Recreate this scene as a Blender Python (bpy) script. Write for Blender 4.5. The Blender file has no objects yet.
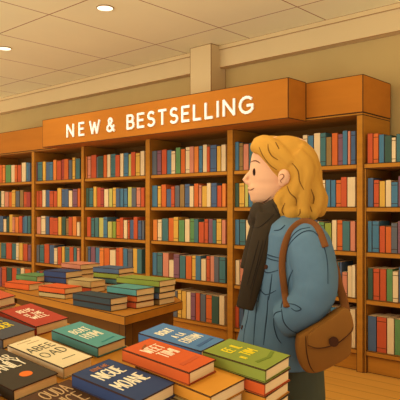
import bpy, bmesh, math, random
from mathutils import Vector, Matrix
from mathutils.bvhtree import BVHTree
random.seed(7)
S = bpy.context.scene
COL = S.collection
F, H, CH = 591.0, 207.0, 1.4                     # focal length (px), horizon row, eye height
YAW = math.radians(42.12)
FW = Vector((-math.sin(YAW), math.cos(YAW), 0)); RT = Vector((math.cos(YAW), math.sin(YAW), 0))
UP = Vector((0, 0, 1))
PHI = math.radians(8); TT = math.tan(PHI)
Z0 = CH - (350 - H) / F * 1.95                   # height of the sloped table top at depth 1.95
NRM = (UP * math.cos(PHI) - FW * math.sin(PHI)).normalized()

def on_wall(px, Y=4.66):
    a = (px - 200) / F
    D = Y / (FW.y + RT.y * a)
    return D * (RT.x * a + FW.x), D
def on_level(px, py, z):
    v = (py - H) / F; D = (CH - z) / v; a = (px - 200) / F
    p = D * (RT * a + FW); return Vector((p.x, p.y, z))
def on_slope(px, py, off):
    a = (px - 200) / F; v = (py - H) / F
    D = (CH - Z0 + TT * 1.95 - off / math.cos(PHI)) / (v + TT)
    p = D * (RT * a + FW); return Vector((p.x, p.y, CH - v * D))
def slope_z(x, y, off=0):
    D = Vector((x, y, 0)).dot(FW)
    return Z0 + TT * (D - 1.95) + off / math.cos(PHI)

# ------------------------------------------------------------ materials
def lin(c):
    return tuple(((v / 255) / 12.92 if v / 255 <= .04045 else ((v / 255 + .055) / 1.055) ** 2.4) for v in c)
def mat(name, rgb, rough=.85, var=.06, scale=(8, 8, 8), spec=.15):
    m = bpy.data.materials.new(name); m.use_nodes = True
    nt = m.node_tree; b = nt.nodes['Principled BSDF']
    b.inputs['Roughness'].default_value = rough
    b.inputs['Specular IOR Level'].default_value = spec
    c = lin(rgb)
    tc = nt.nodes.new('ShaderNodeTexCoord'); mp = nt.nodes.new('ShaderNodeMapping')
    mp.inputs['Scale'].default_value = scale
    no = nt.nodes.new('ShaderNodeTexNoise'); no.inputs['Scale'].default_value = 1; no.inputs['Detail'].default_value = 4
    cr = nt.nodes.new('ShaderNodeValToRGB')
    cr.color_ramp.elements[0].position = .3; cr.color_ramp.elements[1].position = .7
    cr.color_ramp.elements[0].color = tuple(v * (1 - var) for v in c) + (1,)
    cr.color_ramp.elements[1].color = tuple(min(1, v * (1 + var)) for v in c) + (1,)
    nt.links.new(tc.outputs['Object'], mp.inputs[0]); nt.links.new(mp.outputs[0], no.inputs['Vector'])
    nt.links.new(no.outputs['Fac'], cr.inputs[0]); nt.links.new(cr.outputs[0], b.inputs['Base Color'])
    return m
INK = mat('dark_edge', (62, 36, 14), var=0)
WOOD = mat('warm_wood', (174, 111, 28), var=.10, scale=(3, 3, 22))
WOODX = mat('warm_wood_long_grain', (175, 111, 29), var=.10, scale=(2, 14, 22))
SIGN = mat('orange_fascia', (180, 107, 26), var=.06, scale=(1.5, 6, 12))
PANEL = mat('dark_wood_recess_shade', (104, 65, 18), var=.10, scale=(3, 3, 3))  # dark cabinet wood; on the shelf backs, recess shade is put into this colour
PAGES = mat('page_block', (236, 196, 132), var=.05, scale=(4, 4, 220))
WHITE = mat('sign_white', (255, 246, 225), var=0)
BOOKC = {'o': (200, 96, 38), 'O': (214, 120, 48), 'r': (188, 80, 40), 'd': (157, 65, 50), 't': (72, 105, 96),
         'T': (74, 110, 121), 'b': (78, 93, 109), 'g': (97, 131, 71), 'G': (63, 82, 62), 'y': (208, 155, 60),
         'c': (220, 186, 130), 'l': (183, 169, 81), 'v': (126, 82, 86), 'n': (143, 108, 57), 's': (95, 93, 89),
         'p': (201, 123, 87), 'k': (64, 54, 39), 'N': (56, 66, 93), 'e': (136, 142, 51), 'w': (227, 198, 144),
         'm': (88, 141, 125), 'B': (85, 119, 152), 'R': (172, 61, 34), 'h': (81, 76, 72), 'u': (88, 55, 28), 'K': (71, 58, 39),
         'a': (181, 150, 89), 'D': (58, 67, 65), 'q': (208, 88, 32), 'z': (216, 140, 42)}
CNAME = {'o': 'orange', 'O': 'light orange', 'r': 'red orange', 'd': 'dark red', 't': 'teal green', 'T': 'teal blue',
         'b': 'slate blue', 'g': 'green', 'G': 'dark green', 'y': 'yellow', 'c': 'cream', 'l': 'pale lime', 'v': 'mauve',
         'n': 'brown', 's': 'grey', 'p': 'salmon', 'k': 'charcoal', 'N': 'navy', 'e': 'olive green', 'w': 'cream white',
         'm': 'mint teal', 'B': 'light blue', 'R': 'brick red', 'h': 'grey', 'u': 'brown', 'K': 'black brown', 'a': 'tan', 'D': 'dark teal', 'q': 'bright orange', 'z': 'yellow orange'}
BM = {k: mat('cover_' + CNAME[k].replace(' ', '_') + '_' , v, var=.05, scale=(9, 9, 9)) for k, v in BOOKC.items()}

# ------------------------------------------------------------ mesh helpers
class MB:
    def __init__(s): s.v = []; s.f = []; s.m = []
    def quad(s, pts, mi, ink=0, ii=1):
        pts = [Vector(p) for p in pts]
        if ink <= 0:
            n = len(s.v); s.v += pts; s.f.append(tuple(range(n, n + len(pts)))); s.m.append(mi); return
        k = len(pts); inner = []
        for i in range(k):
            p = pts[i]; a = (pts[i - 1] - p); b = (pts[(i + 1) % k] - p)
            wa = min(ink, a.length * .3); wb = min(ink, b.length * .3)
            sn = a.normalized().cross(b.normalized()).length
            sn = max(sn, .2)
            inner.append(p + a.normalized() * wb / sn * (1 if wb else 0) * 1.0 + b.normalized() * wa / sn)
        n = len(s.v); s.v += pts + inner
        for i in range(k):
            j = (i + 1) % k
            s.f.append((n + i, n + j, n + k + j, n + k + i)); s.m.append(ii)
        s.f.append(tuple(n + k + i for i in range(k))); s.m.append(mi)
    def box(s, lo, hi, mi=0, ink=0, M=None, faces=None, ii=1):
        x0, y0, z0 = lo; x1, y1, z1 = hi
        fs = {'-x': [(x0, y1, z0), (x0, y0, z0), (x0, y0, z1), (x0, y1, z1)], '+x': [(x1, y0, z0), (x1, y1, z0), (x1, y1, z1), (x1, y0, z1)],
              '-y': [(x0, y0, z0), (x1, y0, z0), (x1, y0, z1), (x0, y0, z1)], '+y': [(x1, y1, z0), (x0, y1, z0), (x0, y1, z1), (x1, y1, z1)],
              '-z': [(x0, y1, z0), (x1, y1, z0), (x1, y0, z0), (x0, y0, z0)], '+z': [(x0, y0, z1), (x1, y0, z1), (x1, y1, z1), (x0, y1, z1)]}
        for k, q in fs.items():
            mm = faces.get(k, mi) if faces else mi
            q = [M @ Vector(p) for p in q] if M else q
            s.quad(q, mm, ink, ii)
    def prism(s, poly, z0, z1, mi=0, ink=0, M=None, axis='z', ii=1):
        def P(p, z):
            q = Vector((p[0], p[1], z)) if axis == 'z' else Vector((p[0], z, p[1]))
            return M @ q if M else q
        a = sum(poly[i][0] * poly[(i + 1) % len(poly)][1] - poly[(i + 1) % len(poly)][0] * poly[i][1] for i in range(len(poly)))
        pl = list(poly) if a > 0 else list(poly)[::-1]
        if axis != 'z': z0, z1 = z1, z0
        s.quad([P(p, z1) for p in pl], mi, ink, ii); s.quad([P(p, z0) for p in pl[::-1]], mi, ink, ii)
        for i in range(len(pl)):
            j = (i + 1) % len(pl)
            s.quad([P(pl[i], z0), P(pl[j], z0), P(pl[j], z1), P(pl[i], z1)], mi, ink, ii)
    def rings(s, R, mi=0, cap=True, closed=False):
        n = len(s.v); k = len(R[0])
        for r in R: s.v += [Vector(p) for p in r]
        L = len(R)
        for i in range(L if closed else L - 1):
            a = n + i * k; b = n + ((i + 1) % L) * k
            for j in range(k):
                q = (j + 1) % k
                s.f.append((a + j, a + q, b + q, b + j)); s.m.append(mi)
        if cap and not closed:
            s.f.append(tuple(n + j for j in reversed(range(k)))); s.m.append(mi)
            e = n + (L - 1) * k
            s.f.append(tuple(e + j for j in range(k))); s.m.append(mi)
    def tube(s, pts, rad, mi=0, seg=10, flat=1.0, flat_dir=None, closed=False, cap=True):
        pts = [Vector(p) for p in pts]; L = len(pts)
        if not hasattr(rad, '__len__'): rad = [rad] * L
        R = []; up = Vector(flat_dir) if flat_dir else Vector((0, 1, 0))
        for i, p in enumerate(pts):
            if closed: d = pts[(i + 1) % L] - pts[i - 1]
            else: d = pts[min(i + 1, L - 1)] - pts[max(i - 1, 0)]
            d = d.normalized() if d.length > 1e-9 else Vector((0, 0, 1))
            a = up - d * up.dot(d)
            if a.length < .1: a = Vector((1, 0, 0)) - d * d.x
            if a.length < .1: a = Vector((0, 0, 1)) - d * d.z
            a.normalize(); b = d.cross(a)
            R.append([p + a * math.cos(t) * rad[i] * flat + b * math.sin(t) * rad[i] for t in [2 * math.pi * j / seg for j in range(seg)]])
        s.rings(R, mi, cap, closed)
    def ell(s, c, r, mi=0, seg=20, rows=12):
        R = []
        for i in range(rows + 1):
            ph = -math.pi / 2 + math.pi * i / rows
            q = max(math.cos(ph), .02)
            R.append([(c[0] + r[0] * q * math.cos(t), c[1] + r[1] * q * math.sin(t), c[2] + r[2] * math.sin(ph)) for t in [2 * math.pi * j / seg for j in range(seg)]])
        s.rings(R, mi)
    def mesh(s, name):
        me = bpy.data.meshes.new(name); me.from_pydata([tuple(v) for v in s.v], [], s.f)
        me.polygons.foreach_set('material_index', s.m); me.update(); return me
    def build(s, name, mats, parent=None, smooth=False):
        me = s.mesh(name)
        for m in (mats if isinstance(mats, (list, tuple)) else [mats]): me.materials.append(m)
        o = bpy.data.objects.new(name, me); COL.objects.link(o)
        if parent: o.parent = parent
        if smooth:
            bm = bmesh.new(); bm.from_mesh(me); bmesh.ops.recalc_face_normals(bm, faces=bm.faces); bm.to_mesh(me); bm.free()
            me.polygons.foreach_set('use_smooth', [True] * len(me.polygons))
        return o
def remesh(o, vox, sm=4):
    md = o.modifiers.new('r', 'REMESH'); md.mode = 'VOXEL'; md.voxel_size = vox; md.use_smooth_shade = True
    if sm:
        m2 = o.modifiers.new('s', 'SMOOTH'); m2.factor = .5; m2.iterations = sm
    dg = bpy.context.evaluated_depsgraph_get(); ev = o.evaluated_get(dg)
    me = bpy.data.meshes.new_from_object(ev); old = o.data
    for m in list(me.materials): pass
    o.modifiers.clear(); o.data = me; me.polygons.foreach_set('use_smooth', [True] * len(me.polygons))
    if not me.materials: 
        for m in old.materials: me.materials.append(m)
def tag(o, label=None, cat=None, group=None, kind=None):
    if label: o['label'] = label
    if cat: o['category'] = cat
    if group: o['group'] = group
    if kind: o['kind'] = kind
    return o
def empty(name, loc, rot=None):
    o = bpy.data.objects.new(name, None); COL.objects.link(o); o.location = loc; o.empty_display_size = .05
    if rot is not None: o.rotation_euler = rot
    return o

# ------------------------------------------------------------ stroke lettering
def arc(cx, cy, rx, ry, a0, a1, n=8):
    return [(cx + rx * math.cos(math.radians(a0 + (a1 - a0) * i / n)), cy + ry * math.sin(math.radians(a0 + (a1 - a0) * i / n))) for i in range(n + 1)]
GL = {
 'N': (.72, [[(0, 0), (0, 1), (.72, 0), (.72, 1)]]), 'E': (.52, [[(.52, 0), (0, 0), (0, 1), (.52, 1)], [(0, .52), (.45, .52)]]),
 'W': (1.0, [[(0, 1), (.26, 0), (.5, .85), (.74, 0), (1, 1)]]),
 '&': (.72, [[(.72, 0), (.2, .66)] + arc(.33, .8, .16, .2, 205, -60, 8) + [(.12, .42)] + arc(.28, .24, .26, .24, 150, 325, 8) + [(.68, .42)]]),
 'B': (.58, [[(0, 0), (0, 1), (.3, 1)] + arc(.3, .76, .22, .24, 90, -90, 6) + [(0, .52)], [(.3, .52)] + arc(.32, .26, .26, .26, 90, -90, 6) + [(0, 0)]]),
 'S': (.55, [arc(.28, .75, .25, .25, 35, 255, 8) + arc(.27, .25, .28, .26, 75, -145, 8)]),
 'T': (.6, [[(0, 1), (.6, 1)], [(.3, 1), (.3, 0)]]), 'L': (.48, [[(0, 1), (0, 0), (.48, 0)]]), 'I': (.02, [[(0, 0), (0, 1)]]),
 'G': (.78, [arc(.45, .5, .45, .5, 50, 325, 12) + [(.82, .46), (.5, .46)]]),
 'A': (.7, [[(0, 0), (.35, 1), (.7, 0)], [(.12, .35), (.58, .35)]]), 'O': (.7, [arc(.35, .5, .35, .5, 0, 360, 14)]),
 'D': (.6, [[(0, 0), (0, 1), (.2, 1)] + arc(.2, .5, .4, .5, 90, -90, 8) + [(0, 0)]]),
 'U': (.6, [[(0, 1), (0, .3)] + arc(.3, .3, .3, .3, 180, 360, 8) + [(.6, 1)]]), 'C': (.6, [arc(.36, .5, .36, .5, 50, 310, 10)]),
 'M': (.8, [[(0, 0), (0, 1), (.4, .35), (.8, 1), (.8, 0)]]), 'R': (.58, [[(0, 0), (0, 1), (.3, 1)] + arc(.3, .75, .24, .25, 90, -90, 6) + [(0, .5)], [(.28, .5), (.58, 0)]]),
 'Y': (.6, [[(0, 1), (.3, .5), (.6, 1)], [(.3, .5), (.3, 0)]]), 'H': (.6, [[(0, 0), (0, 1)], [(.6, 0), (.6, 1)], [(0, .5), (.6, .5)]]),
 'F': (.5, [[(0, 0), (0, 1), (.5, 1)], [(0, .52), (.4, .52)]]), ' ': (.35, []), '-': (.4, [[(0, .5), (.4, .5)]])}
def stroke(mb, pts, w, z0, z1, M, mi=0):
    for i in range(len(pts) - 1):
        stroke.k = (stroke.k + 1) % 11; zt = z1 + stroke.k * .00006
        a = Vector(pts[i]); b = Vector(pts[i + 1]); d = b - a
        if d.length < 1e-6: continue
        d.normalize(); n = Vector((-d.y, d.x)) * w / 2; e = d * w * .3
        mb.prism([a - n - e, b - n + e, b + n + e, a + n - e], z0, zt, mi, M=M)
stroke.k = 0
def text_w(t, h, sx, gap): return sum(GL[c][0] * h * sx for c in t) + gap * (len(t) - 1)
def lettering(mb, t, x, y, h, sx, gap, w, z0, z1, M, centre=True):
    if centre: x -= text_w(t, h, sx, gap) / 2
    for c in t:
        for st in GL[c][1]: stroke(mb, [(x + p[0] * h * sx, y + p[1] * h) for p in st], w, z0, z1, M)
        x += GL[c][0] * h * sx + gap

# ------------------------------------------------------------ the room
def struct(name, mb, m): return tag(mb.build(name, m), kind='structure')
WALLM = mat('tan_plaster', (183, 151, 88), var=.03, scale=(3, 3, 3))
CORN = mat('cornice_paint', (209, 178, 121), var=.02, scale=(2, 2, 2))
CEIL = mat('ceiling_tiles', (246, 238, 184), var=.025, scale=(1.2, 1.2, 1.2))
def add_grid(m, px, py, ox, oy, w, dark):
    nt = m.node_tree; b = nt.nodes['Principled BSDF']; src = b.inputs['Base Color'].links[0].from_socket
    tc = nt.nodes.new('ShaderNodeTexCoord'); sp = nt.nodes.new('ShaderNodeSeparateXYZ'); nt.links.new(tc.outputs['Object'], sp.inputs[0])
    outs = []
    for ax, pit, off in ((0, px, ox), (1, py, oy)):
        if not pit: continue
        a = nt.nodes.new('ShaderNodeMath'); a.operation = 'SUBTRACT'; a.inputs[1].default_value = off; nt.links.new(sp.outputs[ax], a.inputs[0])
        p = nt.nodes.new('ShaderNodeMath'); p.operation = 'PINGPONG'; p.inputs[1].default_value = pit / 2; nt.links.new(a.outputs[0], p.inputs[0])
        l = nt.nodes.new('ShaderNodeMath'); l.operation = 'LESS_THAN'; l.inputs[1].default_value = w / 2; nt.links.new(p.outputs[0], l.inputs[0]); outs.append(l.outputs[0])
    if len(outs) == 2:
        mx = nt.nodes.new('ShaderNodeMath'); mx.operation = 'MAXIMUM'; nt.links.new(outs[0], mx.inputs[0]); nt.links.new(outs[1], mx.inputs[1]); fac = mx.outputs[0]
    else: fac = outs[0]
    mi = nt.nodes.new('ShaderNodeMix'); mi.data_type = 'RGBA'
    nt.links.new(fac, mi.inputs['Factor']); nt.links.new(src, mi.inputs['A']); mi.inputs['B'].default_value = lin(dark) + (1,)
    nt.links.new(mi.outputs['Result'], b.inputs['Base Color'])
add_grid(CEIL, .93, 1.39, -2.95, 4.58, .012, (168, 118, 62))
FLOOR = mat('orange_floorboards', (216, 152, 60), var=.06, scale=(1, 9, 1))
def plank(m):
    nt = m.node_tree; b = nt.nodes['Principled BSDF']; src = b.inputs['Base Color'].links[0].from_socket
    tc = nt.nodes.new('ShaderNodeTexCoord'); br = nt.nodes.new('ShaderNodeTexBrick')
    br.inputs['Scale'].default_value = 1; br.inputs['Brick Width'].default_value = 1.3; br.inputs['Row Height'].default_value = .16
    br.inputs['Mortar Size'].default_value = .0035; br.inputs['Mortar Smooth'].default_value = 0; br.offset = .37
    nt.links.new(tc.outputs['Object'], br.inputs['Vector'])
    br.inputs['Color1'].default_value = (1, 1, 1, 1); br.inputs['Color2'].default_value = (.93, .93, .93, 1); br.inputs['Mortar'].default_value = (.5, .42, .35, 1)
    mi = nt.nodes.new('ShaderNodeMix'); mi.data_type = 'RGBA'; mi.blend_type = 'MULTIPLY'; mi.inputs['Factor'].default_value = 1
    nt.links.new(src, mi.inputs['A']); nt.links.new(br.outputs['Color'], mi.inputs['B']); nt.links.new(mi.outputs['Result'], b.inputs['Base Color'])
plank(FLOOR)
mb = MB(); mb.box((-13, -.6, -.1), (1.6, 5.3, 0)); struct('floor', mb, FLOOR)
mb = MB(); mb.box((-13, -.6, 3.22), (1.6, 5.3, 3.32)); struct('ceiling', mb, CEIL)
mb = MB(); mb.box((-13, 5.2, 0), (6, 5.3, 3.22)); struct('wall_back', mb, WALLM)
mb = MB(); mb.box((-13, 5.1, 2.97), (6, 5.2, 3.22), ink=.006); mb.box((-13, 5.085, 3.17), (6, 5.1, 3.22), ink=.004); struct('trim_1', mb, [CORN, mat('cornice_line', (150, 104, 52), var=0)])
mb = MB(); mb.box((-4.63, 4.95, 2.516), (-4.31, 5.2, 3.22), ink=.007); struct('wall_pier', mb, [CORN, mat('pier_line', (140, 96, 46), var=0)])

# ceiling lights
LAMP = bpy.data.materials.new('lit_diffuser'); LAMP.use_nodes = True
b = LAMP.node_tree.nodes['Principled BSDF']; b.inputs['Emission Color'].default_value = lin((255, 240, 205)) + (1,); b.inputs['Emission Strength'].default_value = 1.5
b.inputs['Base Color'].default_value = lin((255, 240, 205)) + (1,)
RIM = mat('downlight_rim', (150, 110, 66), var=0)
for (x, y, lab) in ((-4.26, 3.42, 'round recessed ceiling downlight, the larger one nearest the camera above the sign'), (-6.2, 3.52, 'small round recessed ceiling downlight at the far left edge')):
    t = tag(empty('downlight', (x, y, 3.22)), lab, 'ceiling light', 'recessed downlights')
    m1 = MB(); m1.tube([(0, 0, -.001), (0, 0, -.008)], .072, seg=28); m1.build('diffuser', LAMP, t)
    m2 = MB(); m2.tube([(.075 * math.cos(a), .075 * math.sin(a), -.004) for a in [math.pi * 2 * i / 28 for i in range(28)]], .005, seg=6, flat_dir=(0, 0, 1), closed=True); m2.build('rim', RIM, t)

# ------------------------------------------------------------ bookcases
FY, BY = 4.62, 5.15
SH = [.188, .62, 1.02, 1.40, 1.766]              # top faces of the five boards
THK = .042
POST = [(31.5, 34.5), (81, 84), (145.3, 150), (227, 233), (356.5, 363)]
PX = [(on_wall(a, FY)[0], on_wall(b, FY)[0]) for a, b in POST]
XL = -8.62
PX = [(XL - .05, XL)] + PX
bc = tag(empty('bookcase', ((XL + PX[-1][1]) / 2, FY, 0)), 'long orange wooden bookcase of five bays along the back wall, under the sign', 'bookcase')
ox, oy = bc.location.x, bc.location.y
def part(mb, name, mats, parent=bc, smooth=False):
    o = mb.build(name, mats, parent, smooth); o.matrix_parent_inverse = Matrix.Translation(parent.location).inverted(); return o
for i, (a, b) in enumerate(PX):
    m = MB(); m.box((a, FY, 0), (b, BY, 2.18), ink=.004); part(m, 'upright', [WOOD, INK])
for i in range(len(PX) - 1):
    a, b = PX[i][1], PX[i + 1][0]
    for z in SH:
        m = MB(); m.box((a, FY + .012, z - THK), (b, BY - .02, z), ink=.005); part(m, 'shelf', [WOODX, INK])
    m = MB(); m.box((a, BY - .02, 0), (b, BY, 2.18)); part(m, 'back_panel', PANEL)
    m = MB(); m.box((a, FY + .04, 0), (b, FY + .06, SH[0] - THK), ink=.005); part(m, 'kickboard', [WOODX, INK])
m = MB(); m.box((PX[0][0], FY, 2.16 + .02), (PX[-1][1], BY, 2.2), ink=.004); part(m, 'top_board', [WOODX, INK])
m = MB(); m.box((PX[0][0], FY - .01, 2.2), (-6.683, BY, 2.52), ink=.006); part(m, 'header_box', [SIGN, INK])
m = MB(); m.box((-2.877, FY - .01, 2.2), (PX[-1][1] + .005, BY, 2.52), ink=.006); part(m, 'header_box', [SIGN, INK])
# the sign box between them
sg = tag(empty('header_sign', (-4.78, 4.33, 2.175)), 'long orange fascia sign with raised white capitals reading NEW & BESTSELLING', 'sign')
m = MB(); m.box((-6.68, 4.33, 2.175), (-2.88, 4.616, 2.53), ink=.006); m.box((-6.67, 4.616, 2.202), (-2.89, BY, 2.515), ink=.006); part(m, 'sign_box', [SIGN, INK], sg)
ML = Matrix(((1, 0, 0, 0), (0, 0, -1, 4.33), (0, 1, 0, 0), (0, 0, 0, 1)))   # letters face -Y
def sign_word(t, x0, x1):
    h = .142; w0 = text_w(t, h, 1.22, 0); gap = (x1 - x0 - w0) / max(1, len(t) - 1); x = x0
    for c in t:
        m = MB()
        for st in GL[c][1]: stroke(m, [(x + p[0] * h * 1.22, 2.268 + p[1] * h) for p in st], .025, 0, .014, ML)
        part(m, 'letter', WHITE, sg); x += GL[c][0] * h * 1.22 + gap
sign_word('NEW', -6.12, -5.49); sign_word('&', -5.345, -5.2); sign_word('BESTSELLING', -4.99, -3.27)
# low bookcase at the right
lx0, lx1 = PX[-1][1], -1.88
lb = tag(empty('bookcase', ((lx0 + lx1) / 2, FY, 0)), 'lower wooden bookcase at the right edge, books standing on its top', 'bookcase')
m = MB(); m.box((lx1, FY, 0), (lx1 + .05, BY, SH[4]), ink=.004); part(m, 'upright', [WOOD, INK], lb)
m = MB(); m.box((lx0 + .001, FY + .02, 0), (lx0 + .02, BY, SH[4] - THK), ink=.004); part(m, 'upright', [WOOD, INK], lb)
for z in SH:
    m = MB(); m.box((lx0 + (.02 if z != SH[4] else .001), FY + .012, z - THK), (lx1, BY - .02, z), ink=.005); part(m, 'shelf', [WOODX, INK], lb)
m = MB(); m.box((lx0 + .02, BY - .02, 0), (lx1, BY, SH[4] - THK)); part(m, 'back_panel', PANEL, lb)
m = MB(); m.box((lx0 + .02, FY + .04, 0), (lx1, FY + .06, SH[0] - THK), ink=.005); part(m, 'kickboard', [WOODX, INK], lb)

# ------------------------------------------------------------ books on the shelves: colour + right edge px @ top px
ROWS = {
 'A1': (0, 'o2.7@165 O5.7@165 g11.2@165 c15@165 o18@165 r21.8@165 c26.2@162.5 T28.8@162.5 b31@163'),
 'A2': (0, 'G1.5@191 c4.8@191 p9@192 o12.3@192 y16@190 s20@191 n23.7@190 r27@192 d31@192'),
 'A3': (0, 'b3.8@216 c6.8@219 G9.3@217 y12.8@214.5 p15.5@217 O19@217 r22.5@216 b24.8@217 T28@216 t31@216'),
 'A4': (0, 'y1.3@242.5 t6.3@243 r12@243 t16.5@243.5 c19.5@243 y23.3@243 r27.8@244 v31@245'),
 'A5': (0, 'v2.2@267 r6.8@267 G12@267.5 r17@268 t21@268 c25@268 o31@269'),
 'B1': (35.8, 'v38@162 t42.8@162 y46@161.5 b50@162 T53.5@162 O57@159.8 r61.5@161 d64.5@159.5 o69@159 s72.5@160 y75.5@157.5 t80@158.5'),
 'B2': (36.5, 'r39.5@191 r42.5@191 c46@190 b50@190 r54@191 r57.5@191 y61.8@188 b65@189 b69@189 c72.8@190.5 v77.5@189 o80.3@188.5'),
 'B3': (37.3, 'p41.5@217 c46@216 b49.5@216.5 r53.5@217.5 r58.5@218 y62@216.8 G66@217 n69@218.5 r72.8@217 O77@216.5 c80@222'),
 'B4': (37, 's40@245 t44.5@245 r49.5@244 b54.5@245 c58@248 r62@247 y65@246.5 t70@247 r74@247 t77@247.5 p80@248'),
 'B5': (35.8, 'b40@271 d43@271 t47@272 c50@272'),
 'C1': (85, 'O88@156.5 p91.3@156.5 r96.5@155 s98.5@157 G103.8@156 o107.3@155 c110.8@154.5 t115.8@154 r120.5@155 c124@153.5 T128.5@153 l131.5@154 r136@152 y140.5@153 c144.8@151'),
 'C2': (86, 'G89.5@188 t93.5@188 y97@186.5 r101@187.5 d104.5@188 c109@189 l112.8@188.5 y116.3@187.5 b120.5@188.5 T124@188.5 T127.8@188.5 l132@187 s136.8@188 p141@187.5 r144.8@187.5'),
 'C3': (87.5, 'r91.5@217 t95@218 t99@217.5 l103.8@217.8 T108@217 l112.5@221.5 e116.3@221.5 o120.3@219 r124@217.5 c127.8@220 r130@220 b134@220 r138.3@216.8 b142@220.5 s144.6@220.5'),
 'C4': (86, 'n88.4@246.5 b91@246.5 v95.5@247 T100@247.5 O104.5@248 o110@248 c116@250 r119.5@248 o123.5@247.5 T128@248.5 s133@249 y137.5@248.5 t142.5@249'),
 'D1': (151.5, 's157.5@151 v161.8@150.5 r167@149.5 T171.8@150 c176@151 g181@147.5 o185.5@149 c190@147 p194.5@146.5 O199@146.5 T202.8@146 c207.2@144.5 r210.5@146.5 b217@145 y221.2@146 c226@144.5'),
 'D2': (152.5, 'T158@185.5 y161.5@186 o166.5@184.5 b171.5@189 r175.3@186.5 s180@185.5 n184.8@184.5 b190@184 c194.3@186 o199@183.5 p202@185 y207.3@186 c211.5@183 b217.3@183 r222@185.5 O226@183.5'),
 'D3': (153.5, 'O158@219.5 c162.3@219.5 t168.5@218.5 o174@218 y179@217 g185@220 c190@219 g194.5@218.5 t199@219 r204.5@222 r208.5@219 v213@219 t216.8@220 y222@219 p226@220'),
 'D4': (153, 'T157.5@252.5 t163@252.5 p169@253 c174@260 v180@254 t186@255.5 o192@256 y196@255.5 T201.5@255.5 c206.5@259 r210.3@256 p214.5@256 s219.5@256.5 t226@257'),
 'D5': (172, 's178@290.5 y182@289.8 y186.5@291 c191@292 v196@292.5 r200.5@292.8 s206@294 o212@295 G219.5@296 c225@295.5'),
 'E1': (234, 'T239.5@142 n243.5@143 p249@144 t254@143 g259.0@142.0! O264.0@142.0! s270.5@142.0! g275.0@140.0! r281.5@142.0! c286.5@139.0! b293.0@140.5! s298.0@140.5! c303.0@140.0! c308@135 T313.8@135.5 c320.5@133 t326.5@133 n332@137 o338@133 v343@134 T348@130.7 p351@131 b356@131'),
 'E2': (235, 'G239.5@183 y245@183 l248.5@184 T253@184 n259.5@182.0! T264.0@184.0! r268.5@182.0! y274.5@184.0! n281.0@181.0! n287.5@184.0! T294.0@183.0! t298.5@182.5! c305.0@183.0! s311.5@183.0! p318.0@181.0! c321.0@182.0! c326@180 T331@179.8 T336@180 o341.3@180 r347.5@177 c356@177'),
 'E3': (235, 'T240@219.5 t246@219.5 c251@220 r255@220 p261.0@223.0! g267.5@221.5! s273.5@221.0! g279.5@221.5! p285.5@223.0! n290.0@221.5! r296.0@221.0! y300.5@220.0! O305.0@221.0! T311.5@221.0! b317.5@220.0! c319.0@221.0! g325@222 e332@223 c337@220 o342.7@220 t350.5@221 p355.8@221'),
 'E4': (236, 'c240.3@260 p244@259.5 t248.5@263.5! b253.0@263.5! p259.0@262.5! t264.0@262.5! o268.5@261.5! c273.0@260.5! g279.0@262.5! n284.0@261.5! O290.0@262.5! b295.0@260.5! p301.5@260.5! g306.0@263.5! b312.0@262.0! b318.0@262.5! p324.0@262.5! b328.5@263.5! t334.5@260.5! c336.0@261.5! t340@262 b342.3@262 p347.5@272 c352.3@266 w356@265'),
 'E5': (235.5, 'r239.5@306 b244@306 t249.0@308.0! O255.5@308.0! n261.5@306.0! g266.0@307.0! O270.5@308.0! r277.0@309.0! T283.0@308.0! O288.0@308.0! r294.0@306.0! t298.5@309.0! r303.5@309.0! s308.5@308.0! O313.5@307.5! s320.0@307.0! g324.5@308.0! s330.5@307.5! T337.0@307.0! c344.0@307.0! y350@309 c356@309'),
 'F1': (367.8, 'r373.5@133.5 o379@133.5 T384.5@134.5 G392@135.5 c396.5@137.5 t401@134'),
 'F2': (368.2, 'b374@178 r379.5@180 y385.5@181 c391.5@180 T398.5@182 v402.5@176'),
 'F3': (368.2, 'T372.5@221 T379.5@221 r385.5@226 o391.5@226.5 s398@223 v402.5@221'),
 'F4': (368.2, 'G373.5@268 r380@268.5 r386.5@269 g393@269 c399@271.5 b402.5@267'),
 'F5': (368.2, 'b377@316 r387@317 c394.5@318 g402.5@319.5'),
}
BAY = {'A': 'leftmost bay', 'B': 'second bay from left', 'C': 'third bay from left', 'D': 'fourth bay from left', 'E': 'bay behind the woman', 'F': 'low bookcase at right'}
ROWN = {'1': 'top row', '2': 'second row down', '3': 'middle row', '4': 'fourth row down', '5': 'bottom row'}
ORD = 'first second third fourth fifth sixth seventh eighth ninth tenth eleventh twelfth thirteenth fourteenth fifteenth sixteenth seventeenth eighteenth nineteenth twentieth twenty-first twenty-second twenty-third twenty-fourth twenty-fifth twenty-sixth twenty-seventh twenty-eighth'.split()
HB, HC = MB(), []
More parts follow.
